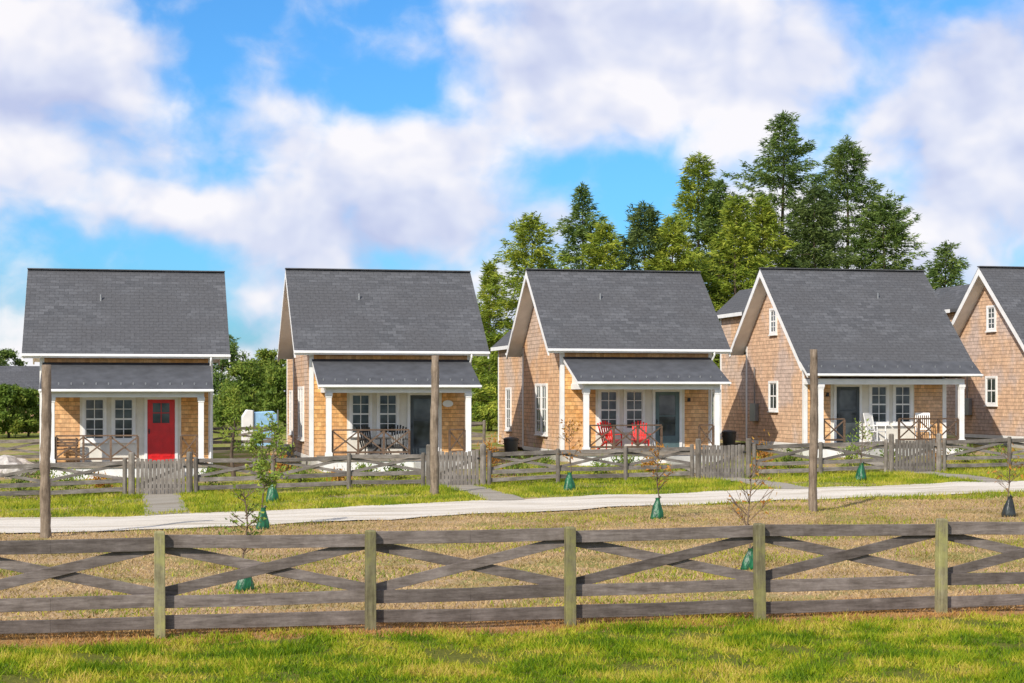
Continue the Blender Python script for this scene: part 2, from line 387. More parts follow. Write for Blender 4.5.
# ------------------------------------------------------------------ fences
def rail_fence(name, label, cat, xsP, Y, zf, ptop, zt, zm, zb, rh, bh, pw, pmat, rmat, group=None, square=False):
    x0 = xsP[0]; t = thing(name, label, cat, (x0, Y, zf(x0, Y)), 0, group); z00 = zf(x0, Y)
    def Z(x): return zf(x, Y)-z00
    for i, x in enumerate(xsP):
        mb = MB(); a = x-x0; z = Z(x); j = random.uniform(-.03, .03); tl = random.uniform(-.02, .02)
        if square:
            h = pw/2
            mb.add([(a+sx*h*k+q, sy*h*k, zz) for zz, k, q in ((z-.3, 1.03, 0), (z+ptop+j-.02, .98, tl), (z+ptop+j, .82, tl)) for sx, sy in ((-1, -1), (1, -1), (1, 1), (-1, 1))],
                   [(0, 3, 2, 1), (8, 9, 10, 11)]+[(r*4+k, r*4+(k+1) % 4, r*4+4+(k+1) % 4, r*4+4+k) for r in (0, 1) for k in range(4)])
            mb.build('post', pmat, t, .008)
        else:
            mb.tube([(a, 0, z-.3), (a+tl*.5, 0, z+ptop*.6), (a+tl, 0, z+ptop+j-.02), (a+tl, 0, z+ptop+j)], [pw*.72, pw*.70, pw*.69, pw*.58], 8)
            mb.build('post', pmat, t, .012)
    ry = pw/2+.012 if square else .035
    for i in range(len(xsP)-1):
        a, b = xsP[i]-x0, xsP[i+1]-x0; za, zb_ = Z(xsP[i]), Z(xsP[i+1])
        for zz in (zt, zm, zb):
            mb = MB(); e1, e2 = random.uniform(-.022, .022), random.uniform(-.022, .022)
            w = rh*random.uniform(.92, 1.08)
            mid = ((a+b)/2, ry, (za+zb_)/2+zz+(e1+e2)/2-random.uniform(0, .016))
            mb.beam((a-.02, ry, za+zz+e1), mid, .045, w); mb.beam(mid, (b+.02, ry+.001, zb_+zz+e2), .045, w); mb.build('rail', rmat, t, .004)
        for s in (0, 1):
            mb = MB(); hi, lo = zt-rh*.40, zm+rh*.50
            p, q = (hi, lo) if s else (lo, hi)
            p += random.uniform(-.02, .02); q += random.uniform(-.02, .02)
            mb.beam((a+.02, ry+.042+s*.034, za+p), (b-.02, ry+.042+s*.034, zb_+q), .032, bh); mb.build('brace', rmat, t, .004)
    return t
fx = [.34+2.48*k for k in range(-2, 7)]
rail_fence('cross_braced_fence', 'weathered wooden fence with shallow cross braces and green tinged posts nearest the viewer', 'fence', fx, 20.5, lambda x, y: .15, 1.24, 1.10, .42, .155, .155, .125, .125, M['post'], M['rail'], square=True)

# ------------------------------------------------------------------ houses
def facemap(axis, c, plane):
    if axis == 'y': return lambda u, v, d: (c[0]+u, plane-d, c[1]+v)
    return lambda u, v, d: (plane-d, c[0]-u, c[1]+v)
def fbox(mb, f, u0, u1, v0, v1, d0, d1): mb.box(f(u0, v0, d0), f(u1, v1, d1))
def window(parent, axis, c, plane, w, h, cols=2, rows=4, case=.09):
    f = facemap(axis, c, plane); mb = MB()
    fbox(mb, f, -w/2-case, -w/2, -h/2-case, h/2+case, -.01, .06); fbox(mb, f, w/2, w/2+case, -h/2-case, h/2+case, -.01, .06)
    fbox(mb, f, -w/2, w/2, h/2, h/2+case, -.01, .057); fbox(mb, f, -w/2, w/2, -h/2-case, -h/2, -.01, .057)
    s = .035
    fbox(mb, f, -w/2, -w/2+s, -h/2, h/2, -.01, .035); fbox(mb, f, w/2-s, w/2, -h/2, h/2, -.01, .035)
    fbox(mb, f, -w/2+s, w/2-s, h/2-s, h/2, -.01, .034); fbox(mb, f, -w/2+s, w/2-s, -h/2, -h/2+s, -.01, .034)
    for i in range(1, cols): fbox(mb, f, -w/2+w*i/cols-.014, -w/2+w*i/cols+.014, -h/2+s, h/2-s, -.01, .031)
    for i in range(1, rows):
        k = .028 if i*2 == rows else .013
        fbox(mb, f, -w/2+s, w/2-s, -h/2+h*i/rows-k, -h/2+h*i/rows+k, -.01, .033)
    fr = mb.build('window', M['white'], parent, .004)
    mb = MB(); fbox(mb, f, -w/2+.01, w/2-.01, -h/2+.01, h/2-.01, -.012, .016); mb.build('pane', M['glass'], fr)
    mb = MB(); fbox(mb, f, -w/2-case-.03, w/2+case+.03, -h/2-case-.045, -h/2-case, -.01, .10); mb.build('sill', M['white'], fr, .005)
    return fr

def house(kind, X, base, label, door='slate', extras=None):
    Yf = 59.75; t = thing('shingled_cottage', label, 'house', (X, Yf, base), 0, 'shingled cottages in a row')
    W, RW, YR, ZR = 2.85, 3.43, 3.05, 6.70
    sl = .878 if kind == 'A' else .90
    ye = -.4 if kind == 'A' else -1.12
    yb = 6.5; th = .14
    def zr(y): return ZR-abs(y-YR)*sl
    sx = 1 if kind == 'A' else -1
    mb = MB(); u = .17
    mb.prism_x([(0, -.12), (6.1, -.12), (6.1, zr(6.1)-u), (YR, ZR-u), (0, zr(0)-u)], -W, W)
    mb.build('wall', M['cedar'] if kind == 'A' else M['cedar_grey'], t)
    if kind == 'B':
        for s in (-1, 1):
            mb = MB(); x = s*W
            mb.prism_x([(-1.42, 2.42), (0, 2.42), (0, zr(0)-u), (-1.10, zr(-1.10)-u), (-1.42, 2.60)], x-.04 if s > 0 else x+.0, x if s > 0 else x+.04)
            mb.build('gable_panel', M['cedar_grey'], t)
    mb = MB(); mb.box((-W+.03, .03, -.9), (W-.03, 6.07, -.12)); mb.build('foundation', M['concrete'], t)
    mb = MB(); k = th
    mb.prism_x([(ye, zr(ye)), (YR, ZR), (yb, zr(yb)), (yb, zr(yb)-k), (YR, ZR-k), (ye, zr(ye)-k)], -RW, RW)
    rf = mb.build('roof', M['roof'], t)
    mb = MB(); mb.beam((-RW-.01, YR, ZR+.012), (RW+.01, YR, ZR+.012), .26, .04); mb.build('ridge_cap', M['roof'], rf, .01)
    mb = MB(); vx = -sx*.9; vy = YR-1.3; mb.tube([(vx, vy, zr(vy)-.1), (vx, vy, zr(vy)+.2)], [.035, .035], 8); mb.build('vent_pipe', M['metal'], rf)
    for s in (-1, 1):
        mb = MB(); x0 = s*(RW-.05); x1 = s*(RW+.004); fw = .24
        mb.prism_x([(ye-.01, zr(ye)-.04), (YR, ZR-.04), (yb+.01, zr(yb)-.04), (yb+.01, zr(yb)-.04-fw), (YR, ZR-.04-fw*1.2), (ye-.01, zr(ye)-.04-fw)], min(x0, x1), max(x0, x1))
        mb.build('rake_board', M['white'], t)
        mb = MB(); a, b = sorted((s*(W-.02), s*(RW-.05)))
        mb.prism_x([(ye, zr(ye)-k-.02), (YR, ZR-k-.02), (yb, zr(yb)-k-.02), (yb, zr(yb)-k-.05), (YR, ZR-k-.05), (ye, zr(ye)-k-.05)], a, b)
        mb.build('soffit', M['white'], t)
    for yy, d in (((ye, -1), (yb, 1)) if kind == 'A' else ((yb, 1),)):
        mb = MB(); mb.box((-RW, yy+d*.003, zr(yy)-.17), (RW, yy+d*.03, zr(yy)-.03))
        mb.box((-RW-.02, yy+d*.03, zr(yy)-.12), (RW+.02, yy+d*.12, zr(yy)-.04)); mb.build('gutter', M['white'], t, .01)
    if kind == 'A':
        mb = MB(); q = W-.06
        mb.tube([(q, ye-.07, zr(ye)-.12), (q, ye-.07, zr(ye)-.25), (q, -.09, zr(ye)-.5), (q, -.09, .05), (q, -.2, -.1)], [.035]*5, 8); mb.build('downspout', M['white'], t, 0, True)
    for s in (-1, 1):
        for y in (0, 6.1):
            d = -1 if y == 0 else 1
            mb = MB(); top = zr(y)-u
            mb.box((s*(W-.13), y, -.12), (s*(W+.022), y+d*.022, top-.02)); mb.box((s*W, y, -.12), (s*(W+.022), y-d*.13, top-.02)); mb.build('corner_board', M['white'], t)
    mb = MB(); zt = (zr(0)-u)-.02
    mb.box((-W+.13, -.02, zt-.08), (W-.13, -.001, zt)); mb.build('frieze_board', M['white'], t)
    mb = MB(); mb.box((-W-.02, .13, -.16), (-W-.001, 5.97, -.02)); mb.build('water_table', M['white'], t)
    PW, PY = (2.62, -1.95) if kind == 'A' else (2.95, -1.5)
    postx = (-2.4, 2.4) if kind == 'A' else (-2.78, 2.78); py = -1.82 if kind == 'A' else -1.38
    mb = MB(); nb = 14
    for i in range(nb):
        y0 = PY+(0-PY)*i/nb; mb.box((-PW, y0+.004, -.045), (PW, PY+(0-PY)*(i+1)/nb-.004, -.005))
    mb.box((-PW, PY+.01, -.14), (PW, -.03, -.05)); mb.build('porch_floor', M['deck'], t)
    mb = MB(); mb.box((-PW+.04, PY+.05, -.95), (PW-.04, PY+.08, -.14)); mb.box((-PW+.04, PY+.08, -.95), (-PW+.07, -.0, -.14)); mb.box((PW-.07, PY+.08, -.95), (PW-.04, -.0, -.14))
    mb.build('porch_skirting', M['white'], t)
    ztop = 2.38
    for x in postx:
        mb = MB(); mb.box((x-.09, py-.09, 0), (x+.09, py+.09, ztop-.2)); mb.box((x-.12, py-.12, 0), (x+.12, py+.12, .16))
        mb.box((x-.12, py-.12, ztop-.30), (x+.12, py+.12, ztop-.2)); mb.box((x-.105, py-.105, ztop-.36), (x+.105, py+.105, ztop-.30)); mb.build('porch_post', M['white'], t, .006)
    bx = abs(postx[0])+.1
    mb = MB(); mb.box((-bx, py-.075, ztop-.2), (bx, py+.075, ztop)); mb.box((-bx+.02, py+.075, ztop-.195), (-bx+.16, 0, ztop-.005)); mb.box((bx-.16, py+.075, ztop-.195), (bx-.02, 0, ztop-.005))
    mb.build('porch_beam', M['white'], t, .005)
    mb = MB(); mb.box((-bx+.03, py+.08, ztop-.02), (bx-.03, -.002, ztop+.01)); mb.build('porch_ceiling', M['white'], t)
    if kind == 'A': yo, zo, yi, zi, pw_ = -2.15, 2.46, -.003, 3.36, 2.78
    else: yo, zo, yi, zi, pw_ = -1.72, 2.58, -1.05, zr(-1.05)+.03, RW
    mb = MB(); mb.prism_x([(yo, zo), (yi, zi), (yi, zi-.09), (yo, zo-.09)], -pw_, pw_); pr = mb.build('porch_roof', M['porch_roof'], t)
    mb = MB(); mb.box((-pw_, yo-.03, zo-.11), (pw_, yo-.002, zo-.01)); mb.box((-pw_-.02, yo-.10, zo-.09), (pw_+.02, yo-.03, zo-.02)); mb.build('porch_gutter', M['white'], pr, .008)
    nq = 14; sg = None
    for i in range(nq):
        x = -pw_+.2+(2*pw_-.4)*i/(nq-1); yq = yo+.35; zq = zo+(zi-zo)*(.35)/(yi-yo)
        if sg is None:
            mb = MB(); mb.box((-.02, -.02, -.02), (.02, .02, .06)); sg = mb.build('snow_guard', M['metal'], pr); o = sg
        else:
            o = sg.copy(); C.objects.link(o); o.parent = pr
        o.location = (x, yq, zq)
    for s in (-1, 1):
        if kind == 'A':
            a, b = sorted((s*2.4, s*2.44)); mb = MB()
            mb.prism_x([(py-.05, ztop), (-.01, ztop), (-.01, zi-.11), (py-.05, zo+(zi-zo)*(py-.05-yo)/(-yo)-.11)], a, b); mb.build('porch_gable', M['white'], pr)
        a, b = sorted((s*(pw_-.04), s*(pw_+.006))); mb = MB()
        mb.prism_x([(yo, zo-.02), (yi, zi-.02), (yi, zi-.15), (yo, zo-.15)], a, b); mb.build('porch_rake_board', M['white'], pr)
    cs = [-1.08, -.12] if kind == 'A' else [1.08, .12]
    s0, s1 = sorted((sx*-1.56, sx*1.80))
    mb = MB(); mb.box((s0, -.02, 0), (s1, -.001, 2.3)); mb.build('surround_panel', M['cream'], t)
    for c in cs: window(t, 'y', (c, 1.44), -.02, .62, 1.36)
    dx = sx*1.13; f = facemap('y', (dx, 0), -.02)
    mb = MB(); fbox(mb, f, -.56, -.46, 0, 2.2, 0, .06); fbox(mb, f, .46, .56, 0, 2.2, 0, .06); fbox(mb, f, -.46, .46, 2.1, 2.2, 0, .058)
    mb.build('door_frame', M['white'], t, .004)
    mb = MB(); dm = {'red': M['red_door'], 'teal': M['teal_door']}.get(door, M['slate_door'])
    if door == 'red':
        fbox(mb, f, -.46, .46, 0, .95, -.01, .03); fbox(mb, f, -.46, -.28, .95, 2.1, -.01, .03); fbox(mb, f, .28, .46, .95, 2.1, -.01, .03); fbox(mb, f, -.28, .28, 1.98, 2.1, -.01, .03)
        for a in (-.33, .05): fbox(mb, f, a, a+.28, .15, .8, .03, .045)
        fbox(mb, f, -.28, .28, .95, 1.3, -.01, .03)
        fbox(mb, f, -.015, .015, 1.3, 1.98, 0, .028); fbox(mb, f, -.28, .28, 1.63, 1.66, 0, .029)
        g = (-.28, .28, 1.3, 1.98)
    else:
        st = .12 if door != 'teal' else .15
        lo_ = .3 if door != 'teal' else .5
        fbox(mb, f, -.46, -.46+st, 0, 2.1, -.01, .03); fbox(mb, f, .46-st, .46, 0, 2.1, -.01, .03); fbox(mb, f, -.46+st, .46-st, 0, lo_, -.01, .03); fbox(mb, f, -.46+st, .46-st, 1.97, 2.1, -.01, .03)
        fbox(mb, f, -.46+st, .46-st, 1.2, 1.24, 0, .025)
        g = (-.46+st, .46-st, lo_, 1.97)
    dd = mb.build('door', dm, t, .004)
    if door == 'red': dd['label'] = 'bright red front door'
    if door == 'teal': dd['label'] = 'teal grey front door'
    mb = MB(); fbox(mb, f, *g, -.012, .01); mb.build('door_pane', M['glass'], dd)
    mb = MB(); fbox(mb, f, -.42, -.38, .93, 1.10, .03, .045); mb.tube([f(-.40, 1.02, .05), f(-.40, 1.02, .10)], [.02, .03], 8); mb.build('handle', M['black'], dd)
    if door != 'red' and not extras:
        mb = MB(); mb.box((sx*1.95-.04, -.05, 1.75), (sx*1.95+.04, -.001, 1.8)); mb.box((sx*1.95-.045, -.13, 1.74), (sx*1.95+.045, -.05, 1.88)); mb.build('wall_lamp', M['black'], t, .005)
    def railing(a, b, nb):
        mb = MB(); y = py
        mb.beam((a, y, .92), (b, y, .92), .09, .05); mb.beam((a, y, .16), (b, y, .16), .05, .07)
        for i in range(nb+1):
            x = a+(b-a)*i/nb; mb.box((x-.035, y-.035, 0), (x+.035, y+.035, .895))
        for i in range(nb):
            p, q = a+(b-a)*i/nb, a+(b-a)*(i+1)/nb
            mb.beam((p, y-.012, .2), (q, y-.012, .88), .02, .05); mb.beam((p, y+.012, .88), (q, y+.012, .2), .02, .05)
        mb.build('porch_railing', M['brownrail'], t, .004)
    L = abs(postx[0])-.13
    if kind == 'A': railing(-L, .35, 3); railing(1.75, L, 1)
    else: railing(.30, L, 3); railing(-L, -1.85, 1)
    mb = MB()
    for i in range(3):
        zt_ = -.17-.17*i; mb.box((dx-.65, PY-.3*(i+1), zt_-.5), (dx+.65, PY-.3*i-.002, zt_))
    mb.build('steps', M['concrete'], t, .01)
    if kind == 'A': rx, rz_, hw, y1 = -.9, 5.75, 1.92, 12.3
    else: rx, rz_, hw, y1 = -1.6, 6.30, 1.22, 10.3
    s_ = .9; wh = hw-.25
    mb = MB(); mb.prism_y([(rx-wh, -.12), (rx+wh, -.12), (rx+wh, rz_-wh*s_-.15), (rx, rz_-.15), (rx-wh, rz_-wh*s_-.15)], 6.0, y1-.3); mb.build('rear_wing_wall', M['cedar'], t)
    mb = MB(); mb.prism_y([(rx-hw, rz_-hw*s_), (rx, rz_), (rx+hw, rz_-hw*s_), (rx+hw, rz_-hw*s_-.14), (rx, rz_-.14), (rx-hw, rz_-hw*s_-.14)], 4.2 if kind == 'A' else 3.7, y1); rr = mb.build('rear_wing_roof', M['roof_side'], t)
    mb = MB(); mb.box((rx-hw-.03, 6.7, rz_-hw*s_-.16), (rx-hw-.003, y1, rz_-hw*s_-.01)); mb.build('rear_wing_gutter', M['white'], rr)
    for s in (-1, 1):
        mb = MB(); xx = rx+s*(wh+.01); mb.box((xx-.012, y1-.42, -.1), (xx+.012, y1-.29, rz_-wh*s_-.2)); mb.build('corner_board', M['white'], t)
    if kind == 'A':
        window(t, 'x', (3.35, 1.45), -W, .72, 1.75, 2, 4); window(t, 'x', (2.43, 1.45), -W, .72, 1.75, 2, 4)
        window(t, 'x', (9.9, 1.4), rx-wh, .8, 1.6, 2, 4)
    else:
        window(t, 'x', (3.05, 1.75), -W, .75, 1.0, 2, 2); window(t, 'x', (3.05, 4.65), -W, .55, .85, 2, 4)
        mb = MB(); mb.box((-W-.16, 4.7, .75), (-W-.001, 5.3, 1.45)); mb.tube([(-W-.07, 5.0, 1.45), (-W-.07, 5.0, 2.9)], [.03, .03], 6); mb.build('meter_box', M['metal'], t, .01)
    if extras: extras(t)
    return t
def plaque(t):
    mb = MB(); pts = [(2.02+.19*math.cos(a), 1.80+.12*math.sin(a)) for a in [2*math.pi*i/20 for i in range(20)]]
    mb.prism_y(pts, -.04, -.001); mb.build('oval_plaque', M['white'], t)
house('A', HX[0], HB[0], 'leftmost cedar shingled cottage, the only one with a bright red front door', 'red')
house('A', HX[1], HB[1], 'second cottage from the left, dark door and oval plaque beside it on the porch wall', extras=plaque)
house('A', HX[2], HB[2], 'third cottage from the left, with red chairs standing on its porch', 'teal')
house('B', HX[3], HB[3], 'fourth cottage, main roof sweeping down low over its porch with white rocking chairs')
house('B', HX[4], HB[4], 'rightmost cottage, cut by the photo edge so only its gable end shows')

# ------------------------------------------------------------------ garden fences and gates
def gate(x, label):
    t = thing('picket_gate', label, 'gate', (x, FY, gz(x, FY)), 0, 'picket gates in the cottage fences')
    mb = MB(); n = 12; w = 1.46
    for i in range(n):
        a = -w/2+w*(i+.5)/n; h = 1.13+random.uniform(-.02, .02)-.05*math.cos(a*2.2)
        mb.box((a-.051, -.02, .0), (a+.051, .005, h))
    mb.build('pickets', M['gatewood'], t, .006)
    mb = MB()
    for z in (.28, .9): mb.box((-w/2, .005, z-.06), (w/2, .045, z+.06))
    mb.beam((-w/2+.05, .06, .3), (w/2-.05, .06, .88), .03, .1); mb.build('gate_frame', M['gatewood'], t, .005)
    mb = MB(); mb.box((w/2-.06, -.045, .85), (w/2+.02, -.02, .9)); mb.build('latch', M['black'], t)
    for s in (-1, 1):
        mb = MB(); mb.tube([(s*.86, 0, -.3), (s*.86, 0, 1.28), (s*.86, 0, 1.32)], [.1, .095, .07], 8, .04); mb.build('gate_post', M['post2'], t)
names = ['red door cottage', 'plaque cottage', 'red chairs cottage', 'rocking chairs cottage', 'rightmost cottage']
for i in range(5): gate(GX[i], 'grey picket gate in front of the '+names[i])
def run(a, b, label, Y=FY, name='garden_fence', group='garden fences in front of the cottages'):
    n = max(1, round((b-a)/2.3)); px = [a+(b-a)*i/n for i in range(n+1)]
    rail_fence(name, label, 'fence', px, Y, gz, 1.12, 1.0, .45, .2, .125, .09, .10, M['post2'], M['rail2'], group=group)
run(-9.5, GX[0]-1.06, 'grey rail fence left of the gate of the red door cottage')
for i in range(4): run(GX[i]+1.06, GX[i+1]-1.06, 'grey fence between the %s gate and the %s gate' % (names[i], names[i+1]))
run(GX[4]+1.06, GX[4]+7, 'grey rail fence right of the gate of the rightmost cottage')
for i in range(4):
    run(HX[i]+2.95, HX[i+1]-2.95, 'brown rail fence closing the gap between %s and %s' % (names[i], names[i+1]), 73, 'gap_fence', 'fences closing the gaps between cottages')
run(-11, HX[0]-2.95, 'brown rail fence beside the left wall of the red door cottage', 64.5, 'gap_fence', 'fences closing the gaps between cottages')
for i in range(5):
    g = GX[i]; nx = np.array([g-.55, g-.3, g, g+.3, g+.55])
    path_strip('walkway', nx, lambda x: float(pf(x))-.15, lambda x: 57.0, M['gravel2'], .036, 40)

# ------------------------------------------------------------------ log poles
def log_pole(px, Y, H, label, r=.11):
    x = at(px, Y); t = MB(); k = 22
    pts = [(.010*math.sin(i*.4+px)+.03*i/k, 0, -.3+(H+.3)*i/k) for i in range(k+1)]
    t.tube(pts, [r*(1.10-.20*i/k)*(1+random.uniform(-.05, .05)) for i in range(k+1)], 12, .10)
    o = t.build('log_pole', M['log'], None, 0, True); o.location = (x, Y, gz(x, Y)); tag(o, label, 'post', 'tall log poles along the path')
log_pole(45, 37.1, 3.62, 'tall dark log pole at the left, before the red door cottage', .105)
log_pole(434, 48.6, 4.0, 'tall brown log pole beside the gate of the plaque cottage', .12)
log_pole(813, 39.8, 4.02, 'tall brown log pole at the right, before the cottage with rocking chairs', .10)

# ------------------------------------------------------------------ conifers and other trees
def conifer_mesh(H, Rr, seed, bare=.1, power=.85, dens=1.0):
    rg = np.random.default_rng(seed); P = []; D = []; Ls = []
    z = H*bare; ph = rg.uniform(0, 6.28, 4)
    while z < H*.985:
        t = z/H; nb = int(rg.integers(6, 9)); a0 = rg.uniform(0, 6.28)
        env0 = Rr*((1-t)**power)*(min(1, (t-bare)/.12+.6))*(.9+.22*math.sin(z*.9+ph[0])*math.sin(z*2.3+ph[1]))
        for b in range(nb):
            a = a0+b*2*math.pi/nb+rg.uniform(-.35, .35)
            env = env0*(1+.22*math.sin(a*2+ph[2]+z*.4))
            L = env*rg.uniform(.35, 1.25)+.12
            sl = .65*t-.12+rg.uniform(-.25, .2)
            n = max(3, int(L/.11*dens)); q = np.sqrt(rg.uniform(.03, 1, n)); s = q*L
            dx, dy = math.cos(a), math.sin(a)
            droop = -.18*s*s/max(L, .5)*(1.2-t)+.10*np.maximum(q-.7, 0)*L
            side = rg.normal(size=n)*L*.15*(1.12-q)*1.3
            p = np.stack([dx*s-dy*side, dy*s+dx*side, z+sl*s+droop-np.abs(side)*.25+rg.normal(size=n)*.07], 1)
            m = 7
            p = np.repeat(p, m, 0)+rg.normal(size=(n*m, 3))*np.array([.10, .10, .08])
            sg = np.sign(np.repeat(side, m))*.6
            d = np.stack([dx-dy*sg, dy+dx*sg, np.full(n*m, sl-.42)], 1)+rg.normal(size=(n*m, 3))*.42
            d /= np.linalg.norm(d, axis=1)[:, None]
            P.append(p); D.append(d); Ls.append(rg.uniform(.12, .38, n*m))
        z += rg.uniform(.22, .46)*(1 if t < .75 else .6)
    n = 90; hh = rg.uniform(.90, 1.0, n); p = np.stack([rg.normal(size=n)*.3*(1.01-hh)*4, rg.normal(size=n)*.3*(1.01-hh)*4, H*hh], 1); d = rg.normal(size=(n, 3))*.5; d[:, 2] += .8; d /= np.linalg.norm(d, axis=1)[:, None]
    P.append(p); D.append(d); Ls.append(np.full(n, .25))
    P = np.concatenate(P); D = np.concatenate(D); Ls = np.concatenate(Ls)
    return sprays(P, D, Ls, Ls*.26)
def trunk_mb(H, r, seed, limbs=10, Rr=2):
    rd = random.Random(seed); mb = MB(); k = 8
    pts = [(.05*math.sin(i+seed), .05*math.cos(i*1.3+seed), -.3+(H*.97+.3)*i/k) for i in range(k+1)]
    mb.tube(pts, [r*(1-.93*i/k) for i in range(k+1)], 8)
    for i in range(limbs):
        t = .12+.75*i/limbs; a = rd.uniform(0, 6.28); L = Rr*(1-t)*.8; z = H*t
        mb.tube([(0, 0, z), (math.cos(a)*L*.5, math.sin(a)*L*.5, z+L*.05), (math.cos(a)*L, math.sin(a)*L, z+L*.02)], [r*.28*(1-t)+.01, r*.18*(1-t)+.008, .008], 5)
    return mb
def conifer(px, Y, top, Rr, mat, seed, label, power=.85, bare=.1, dens=1.0):
    x = at(px, Y); u = (px-512)/F; ztop = CAMZ+Y*(HY-top)/(F*(CT-u*ST)); g = gz(x, Y); H = ztop-g
    t = thing('conifer_tree', label, 'tree', (x, Y, g), 0, 'conifers rising behind the cottages')
    trunk_mb(H, .012*H+.05, seed, 14, Rr).build('trunk', M['bark'], t, 0, True)
    tri_mesh('crown', conifer_mesh(H, Rr, seed, bare, power, dens), M[mat], t)
specs = [
 (490, 92, 262, 2.2, 'fir', 'narrow conifer showing in the gap left of the red chairs cottage', .9),
 (531, 90, 216, 4.5, 'fir', 'broad yellow green conifer above the red chairs cottage ridge, leftmost of the tall ones', .70),
 (582, 97, 184, 5.1, 'spruce', 'pointed open topped conifer right of the broad yellow green one', .95),
 (604, 92, 222, 3.8, 'fir', 'shorter light green conifer leaning against the open topped one', .72),
 (645, 94, 205, 4.4, 'darkfir', 'darkest round shouldered conifer behind the red chairs cottage', .6),
 (699, 98, 153, 5.9, 'fir', 'tall bushy conifer over the right end of the red chairs cottage roof', .77),
 (736, 92, 196, 4.3, 'fir', 'bright green shorter conifer between the two tall bushy ones', .7),
 (783, 101, 112, 6.9, 'spruce', 'tallest conifer of all, with a narrow spire', .83),
 (762, 93, 198, 4.1, 'fir', 'light green conifer in front of the tallest one', .7),
 (847, 102, 138, 7.5, 'spruce', 'second tallest conifer, right of the tallest, over the rocking chairs cottage roof', .82),
 (884, 99, 198, 5.0, 'spruce', 'wide branched conifer at the right end of the tall group', .68),
 (815, 94, 186, 4.4, 'darkfir', 'dark conifer filling between the two tallest', .66),
 (946, 92, 243, 2.8, 'spruce', 'small lone conifer in the gap between the two rightmost cottages', .7),
 (672, 92, 218, 3.8, 'fir', 'low conifer right beside the darkest round shouldered one', .68),
 (720, 96, 180, 4.0, 'spruce', 'mid height darker conifer tucked behind the tall bushy one', .78),
]
for i, (px, Y, top, r, mt, lb, pw) in enumerate(specs): conifer(px, Y, top, r, mt, 100+i, lb, pw, .08)

def leafy_tree(px, Y, top, Rr, mat, seed, label, group=None, clumps=60, per=120, low=.25, name='leafy_tree', leaf=.22, cs=.24):
    x = at(px, Y); u = (px-512)/F; ztop = CAMZ+Y*(HY-top)/(F*(CT-u*ST)); g = gz(x, Y); H = ztop-g
    rg = np.random.default_rng(seed); t = thing(name, label, 'tree', (x, Y, g), 0, group)
    trunk_mb(H*.8, .02*H+.03, seed, 8, Rr).build('trunk', M['bark'], t, 0, True)
    P = []
    for c in range(clumps):
        th = rg.uniform(0, 6.28); tt = rg.uniform(0, 1)**.9; zz = H*(low+(1-low)*tt)
        rr = Rr*(1.15-tt)**.6*math.sqrt(rg.uniform(.05, 1))*rg.uniform(.7, 1.2)
        P.append(rg.normal(size=(per, 3))*np.array([.32, .32, .22])*Rr*cs+np.array([rr*math.cos(th), rr*math.sin(th), min(zz, H*.96)]))
    P = np.concatenate(P); D = rg.normal(size=P.shape); D /= np.linalg.norm(D, axis=1)[:, None]
    n = len(P); tri_mesh('crown', sprays(P, D, rg.uniform(.5, 1.3, n)*leaf, np.full(n, leaf*.5)), M[mat], t)
bg = [(248, 105, 362, 2.4, 'leafy'), (222, 118, 344, 2.8, 'spruce'), (268, 112, 350, 2.2, 'leafy'), (285, 100, 368, 2.0, 'leafy'), (236, 95, 384, 1.5, 'leafy'),
      (4, 120, 350, 2.0, 'spruce'), (-22, 118, 350, 3.0, 'spruce'), (28, 100, 390, 1.3, 'leafy'), (8, 98, 386, 1.5, 'leafy'), (-40, 100, 370, 3, 'leafy'),
      (478, 110, 310, 2.2, 'leafy'), (497, 104, 335, 2.0, 'leafy'), (716, 104, 300, 3, 'spruce'), (930, 106, 320, 3, 'spruce')]
lbs = ['yellow green rounded tree in the gap right of the red door cottage', 'darker tree just right of the red door cottage roof', 'mid green tree in the same gap, left of the plaque cottage gable', 'light leafy tree touching the left edge of the plaque cottage', 'low light green tree right against the red door cottage wall',
       'far dark tree at the left edge of the photo, tallest there', 'far green tree just outside the left edge', 'yellow green bush tree left of the red door cottage', 'mid green tree below the far dark one at the left edge', 'pale tree outside the left edge of the photo',
       'light green tree in the gap left of the red chairs cottage', 'mid green tree hugging the rear wing of the red chairs cottage', 'dark tree behind the gap left of the rocking chairs cottage', 'green tree behind the gap left of the rightmost cottage']
for i, (px, Y, top, r, mt) in enumerate(bg): leafy_tree(px, Y, top, r, mt, 300+i, lbs[i], 'background trees between the cottages', clumps=90, per=90, low=.12)
protoT = []
for k in range(3):
    H = 9+k*1.5; t = thing('distant_tree', 'dark conifer in the distant belt of trees', 'tree', (0, 0, 0), 0, 'distant belt of trees')
    trunk_mb(H, .15, 900+k, 8, 2.5).build('trunk', M['bark'], t)
    tri_mesh('crown', conifer_mesh(H, 4.2, 900+k, .05, .6, .45), M[['darkfir', 'spruce', 'spruce'][k]], t)
    protoT.append(t)
def dup(root, loc, rz, sc=1):
    r = root.copy(); C.objects.link(r); r.location = loc; r.rotation_euler = (0, 0, rz); r.scale = (sc,)*3
    for ch in [c for c in bpy.data.objects if c.parent == root]:
        c = ch.copy(); C.objects.link(c); c.parent = r
    return r
k = 0
for x in np.arange(-32, 96, 3.6):
    Y = 135+6*math.sin(x*1.7); sc = .5+.14*random.random(); src = protoT[k % 3]
    if x < 0: sc *= .8
    loc = (x, Y, gz(x, Y)-.1)
    if k < 3: src.location = loc; src.scale = (sc,)*3
    else: dup(src, loc, random.uniform(0, 6), sc)
    k += 1

